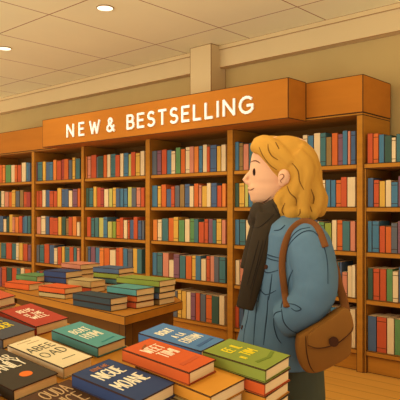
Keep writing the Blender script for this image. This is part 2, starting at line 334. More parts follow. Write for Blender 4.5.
for key, (x, spec) in ROWS.items():
    row = int(key[1]); z = SH[5 - row]; n = 0
    items = []
    for it in spec.split():
        c = it[0]; e, top = it[1:].split('@'); items.append((c, float(e), float(top.strip('!')), top.endswith('!')))
    k = 0
    for idx, (c, e, top, behind) in enumerate(items):
        a, Da = on_wall(x + .12, FY + .04); b, Db = on_wall(e - .12, FY + .04)
        ba = {'A': 0, 'B': 1, 'C': 2, 'D': 3, 'E': 4}.get(key[0])
        if ba is None: loB, hiB = lx0 + (.022 if row > 1 else .003), lx1 - .002
        else: loB, hiB = PX[ba][1] + .002, PX[ba + 1][0] - .002
        a = max(a, loB); b = min(b, hiB)
        if b - a < .012: x = e; k += 1; continue
        h = CH + (H - top) / F * (Da + Db) / 2 - z
        hmax = (SH[5 - row + 1] - THK if row > 1 else (2.6 if key[0] == 'F' else 2.175)) - z - .012
        h = min(h, hmax); dep = .17 + .012 * ((idx * 7) % 4); w = (b - a) * .985; yj = .003 * ((idx * 5) % 4)
        m = MB()
        m.box((-w / 2, 0, 0), (w / 2, dep, h), 0, ink=.0022, faces={'+z': 2, '+y': 2}, ii=1)
        if h > .2 and idx % 3 == 1:
            for zz in (.12, .86): m.quad([(-w * .46, -.0006, h * zz), (w * .46, -.0006, h * zz), (w * .46, -.0006, h * zz + .005), (-w * .46, -.0006, h * zz + .005)], 1)
        if behind:                                          # nothing of these shows in the photo: gathered into one mass
            n0 = len(HB.v); HB.v += [v + Vector(((a + b) / 2, FY + .03 + yj, z + .0006)) for v in m.v]; HB.f += [tuple(i + n0 for i in f) for f in m.f]
            if c not in HC: HC.append(c)
            HB.m += [{0: 2 + HC.index(c), 1: 0, 2: 1}[i] for i in m.m]; k += 1; x = e; continue
        o = m.build('book', [BM[c], INK, PAGES])
        o.location = ((a + b) / 2, FY + .03 + yj, z + .0006)
        o['category'] = 'book'; o['group'] = 'books on the shelves'
        hid = not behind and any(q[3] for q in items[:idx])
        if hid: pos = ORD[len(items) - 1 - idx] + ' from right'
        else: pos = ORD[k] + ' from left'
        o['label'] = f"{CNAME[c]} book, {pos}, {ROWN[key[1]]}, " + ('hidden directly behind the woman' if behind else BAY[key[0]])
        k += 1; x = e

tag(HB.build('hidden_books', [INK, PAGES] + [BM[c] for c in HC]), 'rows of mixed coloured books hidden directly behind the woman', 'books', kind='stuff')

# ------------------------------------------------------------ lying books
def fit(L, T, Rr, Fr, n):
    """rectangle nearest to four corners; returns centre (on the top plane), up-axis, length, width"""
    e1 = (L - Fr + T - Rr) / 2; e2 = (Rr - Fr + T - L) / 2
    u1 = e1.normalized(); u2 = e2.normalized()
    y = (u1 + n.cross(u2)).normalized(); y = (y - n * y.dot(n)).normalized()
    return (L + T + Rr + Fr) / 4, y, e1.length, e2.length
def lying_book(c_top, yax, n, ln, wd, th, col, label, group=None, title=None, ink=.0016, page='w'):
    z = n; y = (yax - n * yax.dot(n)).normalized(); x = y.cross(z)
    R = Matrix((x, y, z)).transposed()
    t = empty('book', c_top - n * th, R.to_euler())
    tag(t, label, 'book', group)
    bt = min(.0035, th * .12); hx, hy = wd / 2, ln / 2
    m = MB(); fx = .004
    m.box((-hx, -hy, th - bt), (hx, hy, th), ink=ink); m.box((-hx, -hy, 0), (hx, hy, bt), ink=ink * .6)
    m.box((-hx, -hy, bt), (-hx + .004, hy, th - bt), ink=ink * .4)
    m.build('cover', [BM[col], INK], t)
    m = MB(); m.box((-hx + .004, -hy + fx, bt), (hx - fx, hy - fx, th - bt)); m.build('pages', PAGES, t)
    if title:
        for fn in title: fn(t, hx, hy, th)
    return t
def TX(t, u, v, h, sx, w, colr, name='title', gap=None, z=.0009):
    """a line of lettering, u,v in -1..1 of the cover, h share of the length"""
    def f(par, hx, hy, th):
        m = MB(); hh = h * hy * 2; g = gap if gap is not None else .0055
        lettering(m, t, u * hx, v * hy, hh, sx, g, w, th, th + z, Matrix.Identity(4)); m.build(name, colr, par)
    return f
def LINE(pts, w, colr, name='cover_mark'):
    def f(par, hx, hy, th):
        m = MB(); stroke(m, [(p[0] * hx, p[1] * hy) for p in pts], w, th, th + .0007, Matrix.Identity(4)); m.build(name, colr, par)
    return f
def DISC(u, v, r, colr):
    def f(par, hx, hy, th):
        m = MB(); m.tube([(u * hx, v * hy, th), (u * hx, v * hy, th + .0008)], r, seg=28, flat_dir=(1, 0, 0)); m.build('cover_disc', colr, par)
    return f
TC = mat('title_cream', (250, 226, 180), var=0); TY = mat('title_yellow', (250, 210, 40), var=0); TK = mat('title_dark', (70, 66, 48), var=0)
TO = mat('title_orange', (180, 110, 70), var=0); TP = mat('title_tan', (206, 160, 104), var=0); DO = mat('disc_orange', (236, 112, 34), var=0)
TSM = mat('mark_brown', (150, 84, 30), var=0); TNB = mat('mark_blue', (70, 96, 130), var=0); TOL = mat('mark_olive', (112, 122, 36), var=0); TTL = mat('mark_teal', (52, 118, 110), var=0)
t0 = .035
FB = {}
def front(key, L, T, Rr, Fr, off, col, label, title=None, below=(), dims=None, group='books on the front display table', dx=0, dy=0):
    c, y, ln, wd = fit(*[on_slope(*p, off) for p in (L, T, Rr, Fr)], NRM)
    if dims: ln, wd = dims
    c = c + Vector((dx, dy, 0)); c.z = slope_z(c.x, c.y, off)
    lying_book(c, y, NRM, ln, wd, t0 - .0004, col, label, group, title)
    for i, (bcl, bl, rot) in enumerate(below):
        cc = c - NRM * t0 * (i + 1); yy = Matrix.Rotation(math.radians(rot), 3, NRM) @ y
        lying_book(cc, yy, NRM, ln * (1 - .01 * (i % 2)), wd, t0 - .0004, bcl, bl, group)
    FB[key] = (c, y, ln, wd)
def raw(cx, cy, off, ln, wd, rot, col, label, title=None, group='books on the front display table'):
    y = Matrix.Rotation(math.radians(rot), 3, 'Z') @ Vector((-1, 0, 0))
    lying_book(Vector((cx, cy, slope_z(cx, cy, off))), y, NRM, ln, wd, t0 - .0004, col, label, group, title)
front('C', (8, 345), (35, 336), (95, 356), (62, 368), .035, 'w', 'cream paperback with dark capitals, lying beside the black book with the orange disc',
      [TX('ABEE', -.05, .16, .14, .7, .0024, TK, gap=.008), TX('OAD', 0, -.30, .15, .8, .0024, TK, gap=.008), LINE([(-.3, -.62), (.55, -.62)], .0012, TK), LINE([(-.6, .85), (.3, .85)], .0012, TSM), LINE([(-.2, .7), (.6, .7)], .0012, TSM)])
front('V', (75, 372.5), (111.5, 358), (173, 382), (140, 403), .105, 'N', 'navy blue hardback with large cream capitals and a small brown line above',
      [TX('NIGUE', 0, .22, .2, .42, .004, TC), TX('MOANE', 0, -.42, .2, .42, .004, TC), TX('EENE HIE', .1, .72, .06, .7, .0018, TO, gap=.002)],
      dy=-.004)
raw(-1.135, .985, .07, .22, .08, 0, 'b', 'slate blue book directly under the navy hardback at the front')
raw(-1.135, .985, .035, .22, .08, 0, 'n', 'brown book at the bottom under the navy hardback')
front('O', (117, 351), (144, 340), (210, 362), (182, 376), .14, 'q', 'bright orange hardback with cream title lying on the yellow book',
      [TX('WEET', 0, .3, .16, .42, .003, TC), TX('TIIMI', .1, -.12, .16, .5, .003, TC), LINE([(.1, .75), (-.3, .65)], .006, TSM), LINE([(-.5, -.62), (.65, -.58)], .014, mat('mark_rust', (196, 84, 36), var=0))], dy=.022)
cY = on_slope(212, 378, .035)
raw(-1.042, 1.112, .105, .262, .138, 0, 'z', 'yellow orange book lying under the bright orange hardback')
raw(-1.044, 1.108, .07, .25, .144, 0, 'a', 'tan book under the yellow orange one, middle of the display')
raw(-1.042, 1.108, .035, .258, .146, 0, 'o', 'orange book lowest under the yellow orange one')
front('B', (136, 333), (163, 323.6), (226, 339), (202, 350.5), .07, 'B', 'light blue book with cream scribbled title, behind the bright orange hardback',
      [TX('BOAT', -.05, .38, .13, .5, .004, TC), TX('A LA', 0, -.02, .1, .5, .003, TC), TX('EDITHM', .05, -.45, .15, .4, .003, TC), LINE([(-.5, -.75), (.7, -.7)], .012, TNB)],
      below=[('b', 'slate blue book under the light blue book', 1)])
front('L', (202.5, 351), (229, 338.5), (292, 355), (265, 370), .14, 'e', 'olive green book with yellow title, top of the stack beside the woman',
      [TX('EE IL', 0, .32, .16, .5, .0026, TY), TX('TIIM', .15, -.16, .16, .5, .0026, TY), TX('II', -.5, -.22, .1, .6, .0026, TY), LINE([(-.5, -.55), (.2, -.62), (.8, -.5)], .010, TOL)],
      below=[('q', 'orange book second from top in the stack beside the woman', -1), ('z', 'yellow orange book in the middle of the stack beside the woman', 1), ('t', 'teal book at the bottom of the stack beside the woman', 0)])
front('T', (49.6, 330.4), (80, 321.6), (127, 337), (98.6, 347), .035, 'm', 'mint teal book with cream title, behind the cream paperback',
      [TX('BOAT', 0, .2, .17, .45, .003, TC), TX('HYIMI', 0, -.34, .2, .42, .003, TC), LINE([(-.3, -.78), (.6, -.7)], .007, TTL)])
front('R', (-2, 311), (31.5, 303.3), (68, 317.6), (36.8, 326.7), .035, 'R', 'brick red book with cream title, behind the grey book at left',
      [TX('REUS', 0, .3, .14, .5, .003, TC), TX('IT THE', .05, -.1, .12, .45, .003, TC), TX('WELL', .05, -.42, .12, .6, .003, TC)])
front('G', (-44, 322), (-10, 311), (34, 330), (2, 339), .035, 'h', 'grey book with yellow title cut by the left edge, in front of the red book',
      [TX('FOUR', 0, .12, .15, .5, .003, TY), TX('RIVER', 0, -.35, .17, .42, .0034, TY)] if False else
      [TX('TOUR', .05, .1, .15, .5, .003, TY), TX('RIUER', .05, -.38, .17, .42, .0034, TY)])
front('K', (-42, 362), (2, 347), (56, 373.5), (12, 391), .035, 'K', 'black brown book with cream capitals and an orange disc, at lower left',
      [TX('THE AR', .0, .28, .15, .52, .003, TC), TX('FANILY', .06, -.14, .2, .45, .0036, TC), DISC(.15, -.56, .0185, DO)])
front('N', (22, 399), (72, 377), (130, 406), (80, 430), .07, 'u', 'brown book with tan capitals at the bottom edge, below the cream paperback',
      [TX('OUDA', .1, .5, .2, .5, .003, TP), TX('NICE', .1, -.1, .24, .5, .003, TP)],
      below=[('k', 'charcoal book under the brown book at the bottom edge', 0)], dy=-.008)
raw(-1.56, .735, .035, .27, .13, 0, 'N', 'navy book at the bottom left corner, in front of the black brown book')
p = on_slope(11, 302.5, .07); raw(p.x - .20, p.y - .005, .07, .26, .13, 0, 'r', 'orange book at the left edge just behind the brick red book')
raw(p.x - .20, p.y - .005, .035, .26, .13, 1, 'c', 'cream book under the orange book at the left edge')

# ------------------------------------------------------------ front display table (sloped top)
poly = [(-2.52, .55), (-.855, .55), (-.855, 1.30), (-1.0, 1.42), (-1.46, 1.42), (-1.50, 1.31), (-2.52, 1.31)]
ft = tag(empty('display_table', (-1.6, .95, 0)), 'wooden display table with gently sloping top in the foreground, covered with books', 'table')
def sloped(poly, o0, o1, mi=0, ink=.003):
    m = MB(); n = len(poly)
    a = [Vector((p[0], p[1], slope_z(p[0], p[1], o1))) for p in poly]; b = [Vector((p[0], p[1], slope_z(p[0], p[1], o0))) for p in poly]
    m.quad(a, mi, 0); m.quad(b[::-1], mi, 0)
    for i in range(n):
        j = (i + 1) % n; m.quad([b[i], b[j], a[j], a[i]], mi, ink)
    return m
part(sloped(poly, -.04, 0), 'table_top', [WOODX, INK], ft)
ins = [(-2.44, .62), (-.93, .62), (-.93, 1.25), (-1.04, 1.34), (-1.44, 1.34), (-1.48, 1.23), (-2.44, 1.23)]
m = MB(); n = len(ins)
for i in range(n):
    j = (i + 1) % n; p, q = ins[i], ins[j]
    m.quad([(p[0], p[1], .06), (q[0], q[1], .06), (q[0], q[1], slope_z(*q, -.04)), (p[0], p[1], slope_z(*p, -.04))], 0, .003)
m.quad([(p[0], p[1], .06) for p in ins[::-1]], 0)
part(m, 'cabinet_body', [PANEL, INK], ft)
for (x, y) in ((-2.42, .64), (-1.0, .64), (-1.0, 1.17), (-2.42, 1.17)):
    m = MB(); m.box((x, y, 0), (x + .05, y + .05, .06)); part(m, 'foot', WOOD, ft)

# ------------------------------------------------------------ middle display table
TZ = .75
X0, X1, Y0, Y1 = -4.36, -2.68, 2.30, 2.95
mt = tag(empty('display_table', ((X0 + X1) / 2, (Y0 + Y1) / 2, 0)), 'low wooden display table in front of the bookcase, piled with stacks of books', 'table')
MP = [(-4.3, 2.44), (X1, Y0), (-2.82, 2.94), (-3.3, 3.25), (-4.5, 3.25), (-4.5, 2.62)]
m = MB(); m.prism(MP, TZ - .055, TZ, 0, ink=.004); part(m, 'table_top', [WOODX, INK], mt)
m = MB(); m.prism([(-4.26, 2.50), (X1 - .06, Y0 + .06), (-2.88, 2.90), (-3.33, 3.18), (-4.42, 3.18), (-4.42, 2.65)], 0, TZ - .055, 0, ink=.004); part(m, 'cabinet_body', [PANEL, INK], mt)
for (x, y) in ((-4.27, 2.47), (X1 - .09, Y0 + .03), (-2.93, 2.84), (-4.45, 3.15)):
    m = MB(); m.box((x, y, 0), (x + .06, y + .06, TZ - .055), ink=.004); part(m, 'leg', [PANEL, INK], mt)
def stack(L, T, Rr, Fr, books, group='stacks on the middle display table', zt=None, dims=None, base=TZ, mv=(0, 0)):
    n = len(books); zt = zt or base + sum(b[1] for b in books)
    c, y, ln, wd = fit(*[on_level(*p, zt) for p in (L, T, Rr, Fr)], UP)
    ang = math.atan2(-y.y, -y.x); ang = max(-.12, min(.12, ang)); y = Vector((-math.cos(ang), -math.sin(ang), 0))
    if dims: ln, wd = dims
    c = c + Vector((mv[0], mv[1], 0)); z = zt
    print('stack', books[0][2][:30], [round(v, 3) for v in c], round(math.degrees(ang)), round(ln, 3), round(wd, 3))
    for i, (col, th, lab) in enumerate(books):
        yy = Matrix.Rotation(math.radians((0, 1.2, -.8, .6, -1)[i % 5]), 3, 'Z') @ y
        lying_book(Vector((c.x, c.y, z)), yy, UP, ln * (1, .97, .99, .96)[i % 4], wd * (1, .98, 1, .97)[i % 4], th - .0003, col, lab, group, ink=.003)
        z -= th
th = .042
stack((10, 281.5), (17, 278), (41.6, 284), (30.4, 285), [('q', .05, 'orange book alone at the left end of the middle table')], dims=(.30, .15))
stack((19.7, 273.5), (30, 271), (55.7, 275.8), (38.8, 277.5), [('g', .045, 'green book lying on top at the left rear of the middle table'), ('a', .045, 'tan book under the green one on the middle table')], dims=(.27, .19))
stack((44.5, 268.5), (53.5, 266), (82.7, 271.3), (65, 274.7), [('N', .05, 'blue book on the middle table, between the green and the tan one'), ('N', .045, 'darker blue book underneath the blue one on the middle table'), ('c', .04, 'cream book at the bottom under the two blue ones')], dims=(.26, .18), mv=(.03, 0))
stack((58, 262), (82, 259.6), (99, 264), (84, 266.4), [('p', .042, 'salmon book topmost at the rear of the middle table'), ('o', .042, 'orange book second in the rear salmon-topped stack'), ('c', .042, 'cream book third in the rear salmon-topped stack'), ('t', .044, 'teal book at the bottom of the rear salmon-topped stack')], dims=(.28, .20))
stack((68, 279), (80, 275.6), (108, 280), (92, 283), [('a', .05, 'tan book on top in the middle of the middle table'), ('r', .04, 'red orange book under the tan book')], dims=(.25, .16))
stack((96, 267), (103, 263), (137, 268.4), (120, 270), [('b', .042, 'dark blue book topmost of the rear stack at centre'), ('e', .04, 'olive book second in the dark blue topped stack'), ('t', .04, 'teal book third in the dark blue topped stack'), ('c', .048, 'cream book at the bottom of the dark blue topped stack')], dims=(.28, .18))
stack((41, 283.7), (51, 281), (84.5, 287.6), (67.5, 291.6), [('q', .042, 'bright orange book topmost of the front left pair on the middle table'), ('a', .035, 'beige book under the bright orange one, front left pair')], dims=(.28, .17))
stack((78, 292.7), (92.5, 290), (123, 296.5), (107.5, 299.5), [('D', .042, 'dark teal book topmost of the front pair on the middle table'), ('D', .04, 'dark teal book underneath its twin at the middle table front')])
stack((109, 286), (128, 282), (152, 287), (134.4, 291), [('m', .044, 'mint teal book topmost of the three book stack'), ('o', .04, 'orange book between mint and red in the three book stack'), ('r', .04, 'red orange book at the bottom of the three book stack')], dims=(.28, .17))
stack((128, 276.7), (135, 273.5), (169, 279.4), (153.7, 281.8), [('e', .042, 'olive green book topmost of the right rear four book stack'), ('G', .04, 'dark green book second in the right rear stack'), ('b', .04, 'slate book third in the right rear stack'), ('n', .04, 'brown book at the bottom of the right rear stack')])

# ------------------------------------------------------------ the woman
PD = 2.5; R0 = (288 - 200) / F * PD
wp = RT * R0 + FW * PD
wm = tag(empty('person', (wp.x, wp.y, 0), (0, 0, YAW)), 'woman in profile facing left with wavy blonde hair, denim jacket and dark scarf', 'person')
def P(px, py, w=0):
    D = PD + w
    return Vector(((px - 200) / F * D - R0, w, CH - (py - H) / F * D))
def Xp(px): return (px - 200) / F * PD - R0
def Zp(py): return CH - (py - H) / F * PD
PXM = PD / F
CAML = Vector((-R0, -PD, CH))
SKIN = mat('skin', (222, 162, 113), var=.02); HAIR = mat('blonde_hair', (191, 132, 43), var=.05, scale=(6, 6, 2)); DENIM = mat('denim', (89, 112, 121), var=.04, scale=(20, 20, 20))
SCARF = mat('dark_scarf', (56, 42, 23), var=.08, scale=(30, 30, 6)); PANTS = mat('charcoal_trousers', (79, 80, 57), var=.04); LEATH = mat('brown_leather', (139, 86, 27), var=.06)
STRAPM = mat('strap_leather', (119, 68, 26), var=.04); SHOE = mat('shoe_leather', (70, 44, 26), var=.05); BLK = mat('eye_dark', (48, 28, 14), var=0)
DINK = mat('denim_seam', (44, 58, 66), var=0); HINK = mat('hair_line', (112, 70, 20), var=0); SINK = mat('face_line', (112, 62, 30), var=0); LINK = mat('leather_line', (70, 36, 12), var=0)
def sring(xa, xb, hw, z, n=36, e=2.3, e2=None):
    cx, rx = (xa + xb) / 2, (xb - xa) / 2; out = []
    for j in range(n):
        t = 2 * math.pi * j / n; c, s = math.cos(t), math.sin(t)
        out.append((cx + rx * math.copysign(abs(c) ** (2 / e), c), hw * math.copysign(abs(s) ** (2 / e), s), z))
    return out
def interp(tab, y):
    for i in range(len(tab) - 1):
        if tab[i][0] <= y <= tab[i + 1][0]:
            f = (y - tab[i][0]) / (tab[i + 1][0] - tab[i][0]); f = f * f * (3 - 2 * f) if len(tab[i]) > 9 else f
            return [a + (b - a) * f for a, b in zip(tab[i][1:], tab[i + 1][1:])]
    return list(tab[-1][1:]) if y > tab[-1][0] else list(tab[0][1:])
# body: head, neck, trunk, arms, hands and legs in one skin
bd = MB()
head = [(137, 272, 296, .03), (140, 264, 304, .055), (145, 257.5, 308, .075), (150, 254, 310, .084), (156, 251.6, 311, .088), (162, 250.6, 311, .089), (168, 249.8, 310, .089),
        (172, 249.4, 309, .088), (176, 249.6, 308, .086), (180, 249.8, 305, .082), (184, 249.4, 300, .078), (187, 248.4, 296, .074), (189, 248.2, 293, .072), (190.3, 249.4, 291, .070), (192, 248.6, 290, .068),
        (194.5, 249.6, 287, .064), (197, 250.2, 285, .058), (200, 251.6, 282, .050), (202.5, 255, 276, .036), (204, 260, 270, .02)]
rr = []
for (y, a, b, hw) in head:
    xa, xb, z = Xp(a), Xp(b), Zp(y); n = 40; r = []
    fr = .56 if y < 182 else .72                                  # where the widest point sits, from the front
    cx = xa + (xb - xa) * fr
    for j in range(n):
        t = 2 * math.pi * j / n; c, s = math.cos(t), math.sin(t)
        r.append((cx + (xb - cx if c > 0 else cx - xa) * c, hw * math.copysign(abs(s) ** .92, s), z))
    rr.append(r)
bd.rings(rr)
bd.tube([P(251, 171), P(247.3, 176), P(244.6, 179.6), P(246.6, 182), P(251, 183.6)], [.007, .0095, .0105, .011, .011], seg=12)   # nose
for sgn in (-1, 1): bd.ell((Xp(249.5), sgn * .009, Zp(182.2)), (.011, .008, .007))
bd.ell((Xp(249.3), 0, Zp(188.4)), (.008, .02, .005)); bd.ell((Xp(249.7), 0, Zp(192)), (.008, .018, .006)); bd.ell((Xp(254.5), 0, Zp(199)), (.018, .022, .014))
for sgn in (-1, 1):                                                # ears
    bd.ell((Xp(280.2), sgn * .112, Zp(178.3)), (.025, .02, .033)); bd.ell((Xp(278.5), sgn * .10, Zp(184)), (.015, .018, .016))
bd.tube([P(280, 195), P(279, 208), P(282, 222)], [.062, .058, .075], seg=20)
bd.rings([sring(Xp(a), Xp(b), hw, Zp(y)) for (y, a, b, hw) in ((218, 268, 304, .08), (226, 262, 312, .15), (240, 260, 317, .165), (270, 258, 318, .155), (300, 262, 314, .135), (330, 260, 318, .15), (355, 262, 318, .16), (372, 266, 314, .13))])
for sgn in (-1, 1):
    bd.tube([(.045, sgn * .085, .80), (.05, sgn * .095, .62), (.045, sgn * .095, .47), (.055, sgn * .095, .30), (.06, sgn * .095, .09)], [.085, .078, .058, .055, .04], seg=18)
    bd.tube([(.07, sgn * .095, .07), (.0, sgn * .098, .05), (-.11, sgn * .10, .035)], [.04, .036, .028], seg=14)
    pth = [P(303, 236, -.15), P(311, 258, -.2), P(314, 289, -.235), P(300, 310, -.225), P(284, 320, -.15)]
    ws = [.15, .2, .235, .215, .14]
    bd.tube([Vector((p.x, sgn * w, p.z)) for p, w in zip(pth, ws)], [.055, .05, .042, .036, .027], seg=16)
    hb = P(279, 323, -.12); hb = Vector((hb.x + .01, sgn * .12, hb.z))
    bd.tube([hb + Vector((.02, 0, 0)), hb, hb + Vector((-.05, 0, -.03))], [.026, .033, .030], seg=12, flat=.5)
    for k, (dz, lnn) in enumerate(((.022, .06), (.008, .068), (-.008, .062), (-.022, .05))):
        q = hb + Vector((-.05, 0, -.03 + dz)); bd.tube([q, q + Vector((-.03, -sgn * .004, -.022)), q + Vector((-lnn, -sgn * .014, -.05))], [.0095, .009, .007], seg=8)
    q = hb + Vector((-.01, 0, .02)); bd.tube([q, q + Vector((-.03, -sgn * .02, .012)), q + Vector((-.055, -sgn * .03, 0))], [.011, .010, .008], seg=8)
body = bd.build('body', SKIN, wm, smooth=True); remesh(body, .0045, 3)
def bvh(*objs):
    vs, fs = [], []
    for o in objs:
        n = len(vs); vs += [v.co.copy() for v in o.data.vertices]; fs += [tuple(n + i for i in p.vertices) for p in o.data.polygons]
    return BVHTree.FromPolygons(vs, fs)
def cast(tree, px, py, lift=.0):
    d = (P(px, py) - CAML).normalized(); hit = tree.ray_cast(CAML, d)
    return (hit[0] - d * lift, hit[1]) if hit[0] is not None else (None, None)
def smooth_path(pts, n=6):
    pts = [Vector(p) for p in pts]; out = []
    for i in range(len(pts) - 1):
        p0 = pts[max(i - 1, 0)]; p1 = pts[i]; p2 = pts[i + 1]; p3 = pts[min(i + 2, len(pts) - 1)]
        for k in range(n):
            t = k / n; out.append(.5 * ((2 * p1) + (p2 - p0) * t + (2 * p0 - 5 * p1 + 4 * p2 - p3) * t * t + (3 * p1 - p0 - 3 * p2 + p3) * t ** 3))
    out.append(pts[-1]); return out
def seam(tree, pts, r, m, name, parent, flat=1):
    pth = smooth_path([(p[0], p[1], 0) for p in pts], 7); run = []
    runs = []
    for p in pth:
        h, n = cast(tree, p.x, p.y, .0005)
        if h is None or (run and (h - run[-1]).length > .05):
            if len(run) > 2: runs.append(run)
            run = []
        if h is not None: run.append(h)
    if len(run) > 2: runs.append(run)
    if not runs: return None
    mb = MB()
    for rn in runs:
        L = len(rn); mb.tube(rn, [r * (.45 + .55 * math.sin(math.pi * (i + .5) / L)) for i in range(L)], seg=6)
    return mb.build(name, m, parent, smooth=True)
tb = bvh(body)
# face
for w in (-1, 1):
    h, n = cast(tb, 254.2, 172)
    e = MB(); e.ell((0, 0, 0), (.0068, .007, .0155)); o = e.build('eye', BLK, wm, smooth=True)
    o.location = (h.x, h.y if w < 0 else -h.y, h.z)
seam(tb, [(250.2, 162.6), (253, 161), (256.5, 161), (260, 163.2)], .0026, SINK, 'eyebrow', wm)
seam(tb, [(248.5, 189.8), (251, 190), (254.2, 188)], .0022, SINK, 'mouth', wm)
seam(tb, [(279.5, 175.5), (282, 174), (284, 176), (282, 179), (280.5, 180.5), (281.5, 183)], .0018, SINK, 'ear_fold', wm)
seam(tb, [(263, 202.2), (267, 200), (271, 196.5)], .0016, SINK, 'jaw_line', wm)
# hair
hr = MB()
hr.ell(P(289, 165, 0), (.128, .112, .112), seg=30, rows=18)
hr.ell(P(285, 155, 0), (.118, .098, .082), seg=30, rows=18)
hr.ell(P(300, 183, 0), (.095, .115, .125)); hr.ell(P(302, 197, 0), (.080, .095, .06))
def lock(pts, w, r, seg=12):
    sp = smooth_path([(p[0], p[1], p[2] if len(p) > 2 else w) for p in pts], 5)
    L = len(sp); hr.tube([P(q.x, q.y, q.z) for q in sp], [r * (1 - .25 * (i / L) ** 3) * (.75 + .25 * min(1, i / 3)) for i in range(L)], seg=seg)
for sg_ in (-1, 1):
    lock([(254, 147.5, sg_ * .02), (261, 148, sg_ * .055), (269, 156, sg_ * .078), (277, 165, sg_ * .088), (287, 171, sg_ * .093)], 0, .030)
    lock([(256, 144, sg_ * .01), (268, 144, sg_ * .05), (280, 153, sg_ * .085), (291, 164, sg_ * .10)], 0, .036)
    lock([(288, 166), (293, 178), (287, 190), (279, 199), (278, 212)], sg_ * .092, .026)
    lock([(292, 160), (299, 176), (294, 190), (289, 201), (291, 213)], sg_ * .098, .031)
    lock([(296, 152), (307, 168), (304, 184), (303, 198), (303, 213)], sg_ * .095, .033)
    lock([(299, 146), (311, 162), (312, 180), (318, 196), (314, 212)], sg_ * .065, .032)
    lock([(302, 148), (314, 166), (316, 184), (322, 199), (320, 211)], sg_ * .035, .029)
lock([(254.5, 147, 0), (258, 143, 0), (266, 140.5, 0), (278, 140, 0)], 0, .022)
lock([(302, 148), (314, 166), (316, 184), (320, 199), (318, 212)], 0, .03)
for (lx, ly, lw, lr) in ((279, 211, -.088, .032), (291, 212.5, -.10, .033), (302, 213, -.10, .032), (312, 212, -.075, .031), (319.5, 209.5, -.03, .029), (281, 211, .088, .030), (296, 212, .10, .033), (312, 211, .075, .031),
                         (323.5, 198, -.02, .021), (315, 176, 0, .028), (318.5, 188, 0, .024)):
    hr.ell(P(lx, ly, lw), (lr, lr * .9, lr * 1.15))
hair = hr.build('hair', HAIR, wm, smooth=True); remesh(hair, .0055, 3)
th_ = bvh(hair)
for ln_ in ([(268, 144), (268.5, 150), (272, 156), (278, 160)], [(275.5, 142), (279, 149)], [(292, 163), (298, 171), (299.5, 181), (304, 190)],
            [(287, 186), (290, 193), (296, 199), (296, 206)], [(311, 189), (314, 198), (313, 204)], [(274, 200), (273, 207), (276, 213)], [(300, 209), (300, 213), (298, 216)], [(310, 206), (312, 212)],
            [(259, 147), (263, 156), (270, 165), (277, 170)], [(284, 215), (282, 210), (285, 203)]):
    seam(th_, ln_, .0024, HINK, 'hair_strand', hair)
# jacket
jk = MB()
jt = [(213, 270, 304, .085), (218, 264, 311, .13), (224, 259, 318, .17), (234, 256, 324, .195), (250, 254, 328, .205), (275, 251, 330, .21), (300, 248, 326, .195), (320, 243.5, 323, .195), (345, 236.5, 321, .20), (360, 234, 320, .20)]
jr = [sring(Xp(a), Xp(b), hw, Zp(y), 44, 2.5) for (y, a, b, hw) in jt]
jr.append(sring(Xp(238), Xp(317), .185, Zp(360), 44, 2.5)); jr.append(sring(Xp(240), Xp(315), .18, Zp(350), 44, 2.5))
jk.rings(jr)
jk.tube([Vector((Xp(281) + .072 * math.cos(t), .088 * math.sin(t), Zp(217) + .012 * math.cos(t))) for t in [2 * math.pi * i / 28 for i in range(28)]], .024, seg=12, closed=True, flat_dir=(0, 0, 1))
slv = [((304, 233), .145, .070), ((309, 244), .18, .086), ((312, 258), .20, .090), ((315, 275), .22, .088), ((314.5, 291), .235, .084), ((308, 304), .235, .078), ((297, 313), .225, .070), ((289, 318), .215, .066)]
for sg_ in (-1, 1):
    pts = smooth_path([(p[0][0], p[0][1], 0) for p in slv], 4); L = len(pts)
    def li(k, i):
        f = i / (L - 1) * (len(slv) - 1); a = int(min(f, len(slv) - 2)); return slv[a][k] + (slv[a + 1][k] - slv[a][k]) * (f - a)
    jk.tube([Vector((P(q.x, q.y, -li(1, i)).x, sg_ * li(1, i), P(q.x, q.y, -li(1, i)).z)) for i, q in enumerate(pts)], [li(2, i) for i in range(L)], seg=24)
    a, b = P(290, 318, -.215), P(281, 322, -.2)
    jk.tube([Vector((a.x, sg_ * .215, a.z)), Vector((b.x, sg_ * .20, b.z))], [.071, .064], seg=24, flat_dir=(0, 1, 0))
jacket = jk.build('denim_jacket', DENIM, wm, smooth=True)
remesh(jacket, .006, 2)
tj = bvh(jacket)
for ln_ in ([(250, 300), (247.5, 318), (244.5, 331), (243.5, 345)], [(257, 300), (256, 312), (254.5, 328), (253.5, 345)], [(268, 296), (267, 312), (265, 330), (263.5, 345)],
            [(263, 252.3), (270, 255.5), (279, 258)], [(261, 254.5), (270, 259), (279, 261.3)], [(258.5, 263), (262.6, 269), (267.5, 272.7), (278, 270.3)],
            [(262, 272), (257, 281.5), (260, 289), (266, 294.6), (276, 290.5)], [(264, 274), (260, 290), (258, 302)], [(272, 274), (270, 290), (268.5, 300)],
            [(281.4, 311), (274.6, 314), (273.8, 325), (277, 337), (281.4, 343.5)], [(281.5, 309), (283.8, 322), (292, 331), (303, 334)],
            [(289, 303.6), (295, 304.8), (301, 309), (296, 311), (291, 308)], [(286, 262), (287, 250), (292, 241), (302, 232.5), (312, 231), (320, 238), (325, 250), (327.5, 264), (328, 284)],
            [(288, 246), (292, 236.5), (300, 229.5), (310, 227.5)], [(293, 270), (289, 279), (287.5, 291)], [(274, 230.5), (280, 229.5), (285, 225)], [(283, 300), (281, 308)]):
    seam(tj, ln_, .0025, DINK, 'seam', jacket)
for (x, y, r) in ((266.3, 267, .009), (242.5, 327.5, .009)):
    h, n = cast(tj, x, y)
    if h is not None:
        mb = MB(); mb.tube([h - n * .002, h + n * .005], r, seg=16); mb.build('button', LINK, jacket, smooth=False)
